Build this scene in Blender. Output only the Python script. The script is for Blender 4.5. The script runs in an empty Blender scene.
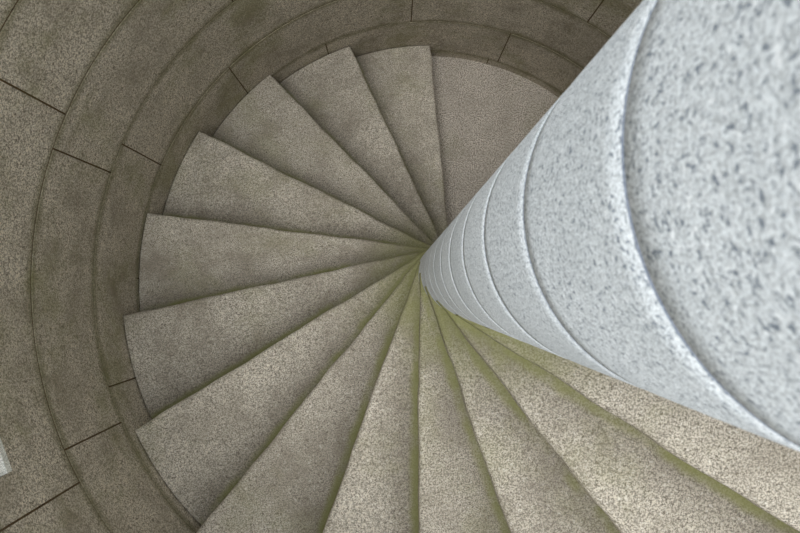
import bpy, math, random
from mathutils import Vector, Matrix
random.seed(4)
sc = bpy.context.scene
sc.view_settings.view_transform = 'Standard'

# ---------------- dimensions (metres) ----------------
H = 0.17            # riser
RN = 0.125          # newel radius
ON = 0.1285         # nosing offset from the axis (tangent to newel)
RS = 1.3375         # outer radius of steps
RW = 1.342          # wall inner face
ZC = 3.52           # camera height
NSTEP = 16
TH0, DTH = 95.5, 19.35
JZ = [0.07 + 0.39*k for k in range(-1, 9)]
WTOP = JZ[-1]

def link(ob, parent=None):
    sc.collection.objects.link(ob)
    if parent: ob.parent = parent
    return ob
def mk(name, verts, faces, mat, parent=None, smooth=False):
    me = bpy.data.meshes.new(name)
    me.from_pydata(verts, [], faces); me.update()
    import bmesh
    bm = bmesh.new(); bm.from_mesh(me)
    bmesh.ops.recalc_face_normals(bm, faces=bm.faces)
    bm.to_mesh(me); bm.free()
    if smooth:
        for p in me.polygons: p.use_smooth = True
    me.materials.append(mat)
    return link(bpy.data.objects.new(name, me), parent)

# ---------------- materials ----------------
def granite(name, base, dark, light, grain=110, fine=260, moss=0.0, moss_axis=0.0,
            stain=0.5, stain_col=(0.1,0.09,0.07), bump=0.35, rnd=0.0, spk=(0.36,0.44), spl=(0.60,0.68),
            mosscol=(0.20,0.20,0.09), joint=0.0, var=0.25, grime_shade=0.0, courses=0.0):
    m = bpy.data.materials.new(name); m.use_nodes = True
    nt = m.node_tree; N = nt.nodes; L = nt.links
    for n in list(N): N.remove(n)
    out = N.new('ShaderNodeOutputMaterial'); bs = N.new('ShaderNodeBsdfPrincipled')
    L.new(bs.outputs[0], out.inputs[0]); bs.inputs['Roughness'].default_value = 0.9
    bs.inputs['Specular IOR Level'].default_value = 0.15
    geo = N.new('ShaderNodeNewGeometry')
    def noise(scale, detail=3, rough=0.6, off=0):
        n = N.new('ShaderNodeTexNoise'); n.inputs['Scale'].default_value = scale
        n.inputs['Detail'].default_value = detail; n.inputs['Roughness'].default_value = rough
        if off:
            a = N.new('ShaderNodeVectorMath'); a.operation='ADD'; a.inputs[1].default_value=(off,off*1.3,off*.7)
            L.new(geo.outputs['Position'], a.inputs[0]); L.new(a.outputs[0], n.inputs['Vector'])
        else: L.new(geo.outputs['Position'], n.inputs['Vector'])
        return n.outputs['Fac']
    def ramp(v, a, b, inv=False):
        r = N.new('ShaderNodeMapRange'); r.interpolation_type='SMOOTHSTEP'
        r.inputs['From Min'].default_value=a; r.inputs['From Max'].default_value=b
        if inv: r.inputs['To Min'].default_value=1; r.inputs['To Max'].default_value=0
        L.new(v, r.inputs['Value']); return r.outputs[0]
    def math_(op, a, b):
        n = N.new('ShaderNodeMath'); n.operation = op
        for i,x in enumerate((a,b)):
            if isinstance(x,(int,float)): n.inputs[i].default_value = x
            else: L.new(x, n.inputs[i])
        return n.outputs[0]
    def mix(f, a, b):
        n = N.new('ShaderNodeMix'); n.data_type='RGBA'
        if isinstance(f,(int,float)): n.inputs[0].default_value=f
        else: L.new(f, n.inputs[0])
        for i,x in ((6,a),(7,b)):
            if isinstance(x,tuple): n.inputs[i].default_value=(*x,1)
            else: L.new(x, n.inputs[i])
        return n.outputs[2]
    g1 = noise(grain, 3, 0.7); g2 = noise(fine, 2, 0.7, 7); g3 = noise(grain*0.8, 3, 0.7, 19)
    col = mix(ramp(g2, 0.38, 0.62), tuple(c*(1-var) for c in base), tuple(min(1,c*(1+var)) for c in base))
    col = mix(ramp(g1, spk[0], spk[1], True), col, dark)
    col = mix(ramp(g3, spl[0], spl[1]), col, light)
    s1 = ramp(noise(1.7, 6, 0.62, 3), 0.42, 0.72)
    s2 = ramp(noise(6, 6, 0.7, 11), 0.42, 0.68)
    col = mix(math_('MULTIPLY', math_('ADD', math_('MULTIPLY', s1, .6), math_('MULTIPLY', s2, .6)), stain), col, stain_col)
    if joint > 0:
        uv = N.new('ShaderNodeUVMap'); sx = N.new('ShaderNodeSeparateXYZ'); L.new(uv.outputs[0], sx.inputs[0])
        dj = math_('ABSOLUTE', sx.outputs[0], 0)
        gr = math_('MULTIPLY', ramp(math_('ADD', dj, math_('MULTIPLY', noise(4,5,.65,47), 0.20)), 0.06, 0.30, True), grime_shade)  # joint dirt plus painted shade along tread back, below the next nosing
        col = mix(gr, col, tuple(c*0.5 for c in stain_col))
    if courses > 0:
        # dirt and algae collecting along the bed joints of the wall (every 0.39 m from z=0.07)
        sz = N.new('ShaderNodeSeparateXYZ'); L.new(geo.outputs['Position'], sz.inputs[0])
        t = math_('SUBTRACT', sz.outputs[2], 0.07-0.39*4)
        t = math_('MODULO', t, 0.39)
        dj2 = math_('MINIMUM', t, math_('SUBTRACT', 0.39, t))
        dd = ramp(math_('ADD', dj2, math_('MULTIPLY', noise(6,5,.7,53), 0.06)), 0.028, 0.07, True)
        col = mix(math_('MULTIPLY', dd, courses), col, (0.15,0.14,0.06))
    if moss > 0 or moss_axis > 0:
        mm = math_('MULTIPLY', ramp(noise(2.6, 6, 0.7, 23), 0.48, 0.68), moss)
        if moss_axis > 0:
            sp = N.new('ShaderNodeVectorMath'); sp.operation='MULTIPLY'; sp.inputs[1].default_value=(1,1,0)
            L.new(geo.outputs['Position'], sp.inputs[0])
            ln = N.new('ShaderNodeVectorMath'); ln.operation='LENGTH'; L.new(sp.outputs[0], ln.inputs[0])
            near = math_('MULTIPLY', ramp(ln.outputs['Value'], 0.13, 0.42, True), moss_axis)
            near = math_('MULTIPLY', near, ramp(noise(9, 4, 0.6, 31), 0.25, 0.6))
            mm = math_('MAXIMUM', mm, near)
        if joint > 0:
            jn = math_('MULTIPLY', ramp(math_('ADD', dj, math_('MULTIPLY', noise(14,4,.6,41), 0.03)), 0.02, 0.05, True), joint)
            jn = math_('MULTIPLY', jn, ramp(noise(4, 4, 0.6, 37), 0.3, 0.55))
            mm = math_('MAXIMUM', mm, jn)
        col = mix(mm, col, mosscol)
    if rnd:
        oi = N.new('ShaderNodeObjectInfo')
        f = N.new('ShaderNodeMapRange'); f.inputs['To Min'].default_value=1-rnd; f.inputs['To Max'].default_value=1+rnd
        L.new(oi.outputs['Random'], f.inputs['Value'])
        hs = N.new('ShaderNodeHueSaturation'); L.new(col, hs.inputs['Color']); L.new(f.outputs[0], hs.inputs['Value'])
        col = hs.outputs[0]
    L.new(col, bs.inputs['Base Color'])
    b = N.new('ShaderNodeBump'); b.inputs['Strength'].default_value=bump; b.inputs['Distance'].default_value=0.003
    L.new(math_('ADD', g1, math_('MULTIPLY', s2, 1.0)), b.inputs['Height'])
    L.new(b.outputs[0], bs.inputs['Normal'])
    return m

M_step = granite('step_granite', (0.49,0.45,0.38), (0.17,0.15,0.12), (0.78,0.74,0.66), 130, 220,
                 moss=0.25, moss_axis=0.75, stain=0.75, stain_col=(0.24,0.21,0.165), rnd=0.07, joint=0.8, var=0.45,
                 spk=(0.37,0.44), spl=(0.59,0.66), bump=0.8, grime_shade=0.55, mosscol=(0.22,0.225,0.085))
M_wall = granite('wall_granite', (0.55,0.495,0.40), (0.20,0.17,0.13), (0.78,0.72,0.62), 110, 180,
                 moss=0.5, stain=0.8, stain_col=(0.26,0.225,0.165), bump=0.8, var=0.45, courses=0.6, mosscol=(0.22,0.215,0.09))
M_col = granite('column_granite', (0.59,0.62,0.635), (0.15,0.175,0.21), (0.84,0.865,0.88), 350, 850,
                stain=0.4, stain_col=(0.38,0.41,0.42), bump=0.2, spk=(0.385,0.455), spl=(0.57,0.67), rnd=0.04, var=0.3)
M_floor = granite('floor_granite', (0.50,0.455,0.395), (0.18,0.155,0.13), (0.76,0.71,0.64), 105, 160, moss=0.2, stain=0.5, stain_col=(0.28,0.245,0.20), var=0.5, bump=0.8)
M_mort = granite('mortar', (0.13,0.085,0.045), (0.06,0.04,0.025), (0.20,0.13,0.07), 120, 300, stain=0.4, moss=0.4, mosscol=(0.11,0.12,0.04))
M_cj = granite('column_joint', (0.22,0.25,0.31), (0.15,0.18,0.24), (0.32,0.35,0.42), 300, 600, stain=0.2)
M_sill = granite('sill_stone', (0.80,0.80,0.74), (0.5,0.5,0.45), (0.9,0.9,0.86), 120, 300, stain=0.1)

# ---------------- staircase ----------------
stair = link(bpy.data.objects.new('spiral_staircase', None))
def on_line(theta, off, rad):
    n = Vector((math.sin(theta), -math.cos(theta))); d = Vector((math.cos(theta), math.sin(theta)))
    t = math.sqrt(max(rad*rad - off*off, 0))
    return n*off + d*t
for i in range(1, NSTEP+1):
    th = math.radians(TH0 + DTH*(i-1)); thn = math.radians(TH0 + DTH*i)
    zt = H*i
    prof = [(-0.0005,-0.016),(-0.0025,-0.008),(-0.008,-0.002),(-0.016,0.0),(-0.056,0.0),(-0.063,-0.004),(-0.066,-0.030),(-H,-0.032)]
    verts=[]; faces=[]; NL=40; NA=12
    rj = random.Random(i)
    ph=[rj.uniform(0,6.28) for _ in range(3)]
    wob = [0.0018*math.sin(k*0.35+ph[0])+0.0014*math.sin(k*0.9+ph[1])+rj.uniform(-1,1)*0.0012 for k in range(NL+1)]
    cnt=None
    nf = Vector((math.sin(th), -math.cos(th)))
    nb = Vector((math.sin(thn), -math.cos(thn)))
    for pi,(dz,dl) in enumerate(prof):
        loop=[]
        cut = 0.006 if pi==0 else (0.002 if pi==1 else 0)
        ro = RS - cut
        off = ON + dl
        a = nf*off
        b = on_line(th, off, ro)
        for k in range(NL+1):
            p = a.lerp(b, k/NL)
            if 0<k<NL: p = p + nf*wob[k]
            loop.append(p)
        offb = ON - 0.06 if i < NSTEP else ON-0.002
        c = on_line(thn, offb, ro)
        a0 = math.atan2(b.y,b.x); a1 = math.atan2(c.y,c.x)
        while a1 < a0: a1 += 2*math.pi
        for k in range(1, NA+1):
            ang = a0+(a1-a0)*k/NA; loop.append(Vector((ro*math.cos(ang), ro*math.sin(ang))))
        d = nb*offb
        loop.append(c.lerp(d,0.5))
        loop.append(d)
        e0 = math.atan2(d.y,d.x); e1 = math.atan2(a.y,a.x)
        while e1 > e0: e1 -= 2*math.pi
        ri = min(RN*0.6, offb*0.9)
        for k in range(0,5):
            ang = e0+(e1-e0)*k/4; loop.append(Vector((ri*math.cos(ang), ri*math.sin(ang))))
        cnt=len(loop)
        for p in loop: verts.append((p.x,p.y,zt+dz))
    for s in range(len(prof)-1):
        for k in range(cnt):
            k2=(k+1)%cnt
            faces.append((s*cnt+k, s*cnt+k2, (s+1)*cnt+k2, (s+1)*cnt+k))
    faces.append(tuple(range(cnt)))
    faces.append(tuple(reversed(range((len(prof)-1)*cnt, len(prof)*cnt))))
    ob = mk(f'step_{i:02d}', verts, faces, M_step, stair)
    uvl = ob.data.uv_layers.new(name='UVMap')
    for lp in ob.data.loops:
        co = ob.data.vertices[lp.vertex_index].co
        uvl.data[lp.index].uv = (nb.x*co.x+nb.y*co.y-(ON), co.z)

# ---------------- newel column (drum per step) ----------------
colp = link(bpy.data.objects.new('stone_newel_column', None))
def revolve(name, prof, mat, parent, seg=160):
    v=[];f=[]
    n=len(prof)
    for k in range(seg):
        a=2*math.pi*k/seg
        for r,z in prof: v.append((r*math.cos(a), r*math.sin(a), z))
    for k in range(seg):
        k2=(k+1)%seg
        for j in range(n-1):
            f.append((k*n+j,k2*n+j,k2*n+j+1,k*n+j+1))
    f.append(tuple(k*n for k in range(seg))); f.append(tuple(k*n+n-1 for k in range(seg)))
    ob=mk(name, v, f, mat, parent, smooth=True)
    for p in ob.data.polygons:
        if abs(p.normal.z)>0.5: p.use_smooth=False
    return ob
zj = ZC - 0.0880*2.5
levels = [zj + H*k for k in range(-19, 4)]
levels = [0.0]+[z for z in levels if z>0.02]
for j in range(len(levels)-1):
    z0,z1 = levels[j],levels[j+1]
    g=0.0014 if j>14 else 0.002
    pr=[(RN+0.0002,z0+g),(RN+0.0005,z0+0.02),(RN+0.0006,(z0+z1)/2),(RN+0.0005,z1-0.02),(RN+0.0002,z1-g)]
    revolve(f'drum_{j+1:02d}', pr, M_col, colp)
revolve('joint_core', [(RN+0.0001,0.0),(RN+0.0001,levels[-1]-0.01)], M_cj, colp)

# ---------------- wall ----------------
wall = link(bpy.data.objects.new('wall_round', None))
course_joints = [
 [20,75,130,185,240,300,350],
 [10,72.6,114.6,160,215,262,320],
 [40,95,135,180,225,280,335],
 [15,60,108,157.9,198,250,300],
 [35,85,128,162.9,204,245,290,340],
 [10,55,110,158,208.7,255,310],
 [30,85,135,180,232,285,335],
 [10,60,110,160,208,255,310],
 [30,85,135,180,232,285,335],
 [10,60,110,160,208,255,310],
 [30,85,135,180,232,285,335],
]
V=[];F=[]
rr=random.Random(9)
TW=0.34
for c in range(len(JZ)-1):
    z0,z1=JZ[c],JZ[c+1]
    js=course_joints[c]
    for q in range(len(js)):
        a0=js[q]; a1=js[(q+1)%len(js)]
        if a1<=a0: a1+=360
        g=0.0036; ga=math.degrees(0.003/RW)
        A0=math.radians(a0+ga); A1=math.radians(a1-ga)
        ch=0.0008
        nA=max(4,int((a1-a0)/2.5)); cha=ch/RW
        dr=rr.uniform(-0.001,0.0012)
        angs=[A0,A0+cha]+[A0+cha+(A1-A0-2*cha)*k/nA for k in range(1,nA)]+[A1-cha,A1]
        base=len(V)
        for ai,a in enumerate(angs):
            e = ch if ai in (0,len(angs)-1) else 0
            pr=[(RW+TW,z0+g),(RW+ch+dr+0,z0+g),(RW+e+dr,z0+g+ch),(RW+e+dr,z1-g-ch),(RW+ch+dr,z1-g),(RW+TW,z1-g)]
            for r,z in pr: V.append((r*math.cos(a),r*math.sin(a),z))
        n=6
        for k in range(len(angs)-1):
            for j in range(n):
                j2=(j+1)%n
                F.append((base+k*n+j,base+(k+1)*n+j,base+(k+1)*n+j2,base+k*n+j2))
        F.append(tuple(base+j for j in range(n)))
        F.append(tuple(base+(len(angs)-1)*n+j for j in range(n)))
blocks=mk('blocks',V,F,M_wall,wall)
V=[];F=[];seg=180
for k in range(seg):
    a=2*math.pi*k/seg
    for r,z in [(RW+0.0028,JZ[0]),(RW+0.0028,WTOP-0.005),(RW+TW-0.01,WTOP-0.005),(RW+TW-0.01,JZ[0])]:
        V.append((r*math.cos(a),r*math.sin(a),z))
for k in range(seg):
    k2=(k+1)%seg
    for j in range(4):
        F.append((k*4+j,k2*4+j,k2*4+(j+1)%4,k*4+(j+1)%4))
mortar=mk('mortar_bed',V,F,M_mort,wall)

def wedge_box(name,a0,a1,r0,r1,z0,z1,mat,parent=None,slope=0.0):
    a0=math.radians(a0);a1=math.radians(a1)
    v=[]
    for z in (0,1):
        for a,r in ((a0,r0),(a1,r0),(a1,r1),(a0,r1)):
            zz = z0 if z==0 else z1 - (slope if r==r1 else 0)
            v.append((r*math.cos(a),r*math.sin(a),zz))
    return mk(name,v,[(0,1,2,3),(4,5,6,7),(0,1,5,4),(1,2,6,5),(2,3,7,6),(3,0,4,7)],mat,parent)
cut=wedge_box('cutter',199.0,203.6,RW-0.2,RW+0.6,1.89,2.62,M_sill)
for ob in (blocks,mortar):
    md=ob.modifiers.new('b','BOOLEAN'); md.operation='DIFFERENCE'; md.object=cut; md.solver='EXACT'
bpy.context.view_layer.update()
dg=bpy.context.evaluated_depsgraph_get()
for ob in (blocks,mortar):
    me=bpy.data.meshes.new_from_object(ob.evaluated_get(dg))
    ob.modifiers.clear(); ob.data=me
bpy.data.objects.remove(cut)
win=link(bpy.data.objects.new('window_1',None))
wedge_box('sill',199.05,203.55,RW-0.004,RW+TW,1.885,1.905,M_sill,win,slope=0.0)

# ---------------- floor ----------------
n=120
V=[];
for z in (0,-0.3):
    for k in range(n):
        a=2*math.pi*k/n; V.append(((RW-0.001)*math.cos(a),(RW-0.001)*math.sin(a),z))
F=[tuple(range(n)),tuple(range(n,2*n))]+[(k,(k+1)%n,n+(k+1)%n,n+k) for k in range(n)]
mk('floor',V,F,M_floor)

# ---------------- light ----------------
w=bpy.data.worlds.new('World'); sc.world=w; w.use_nodes=True
bg=w.node_tree.nodes['Background']; bg.inputs[0].default_value=(0.93,0.97,1.0,1); bg.inputs[1].default_value=1.5
s=bpy.data.lights.new('hazy_sun','SUN'); s.energy=1.6; s.angle=math.radians(40); s.color=(1,0.98,0.95)
so=bpy.data.objects.new('hazy_sun',s); sc.collection.objects.link(so)
so.rotation_euler=Vector((-0.16,-0.22,1)).to_track_quat('Z','Y').to_euler(); so.location=(0,0,8)

# ---------------- camera ----------------
cam=bpy.data.cameras.new('camera'); co=bpy.data.objects.new('camera',cam); sc.collection.objects.link(co)
cam.sensor_width=36; cam.lens=27; cam.clip_start=0.005
fw=Vector((7/600,23.5/600,-1)).normalized()
right=fw.cross(Vector((0,1,0))).normalized(); up=right.cross(fw)
R=Matrix((right,up,-fw)).transposed().to_4x4()
co.matrix_world=Matrix.Translation((-1.53*0.1375,-0.374*0.1375,ZC))@R
cam.dof.use_dof=True; cam.dof.focus_distance=2.3; cam.dof.aperture_fstop=20
sc.camera=co
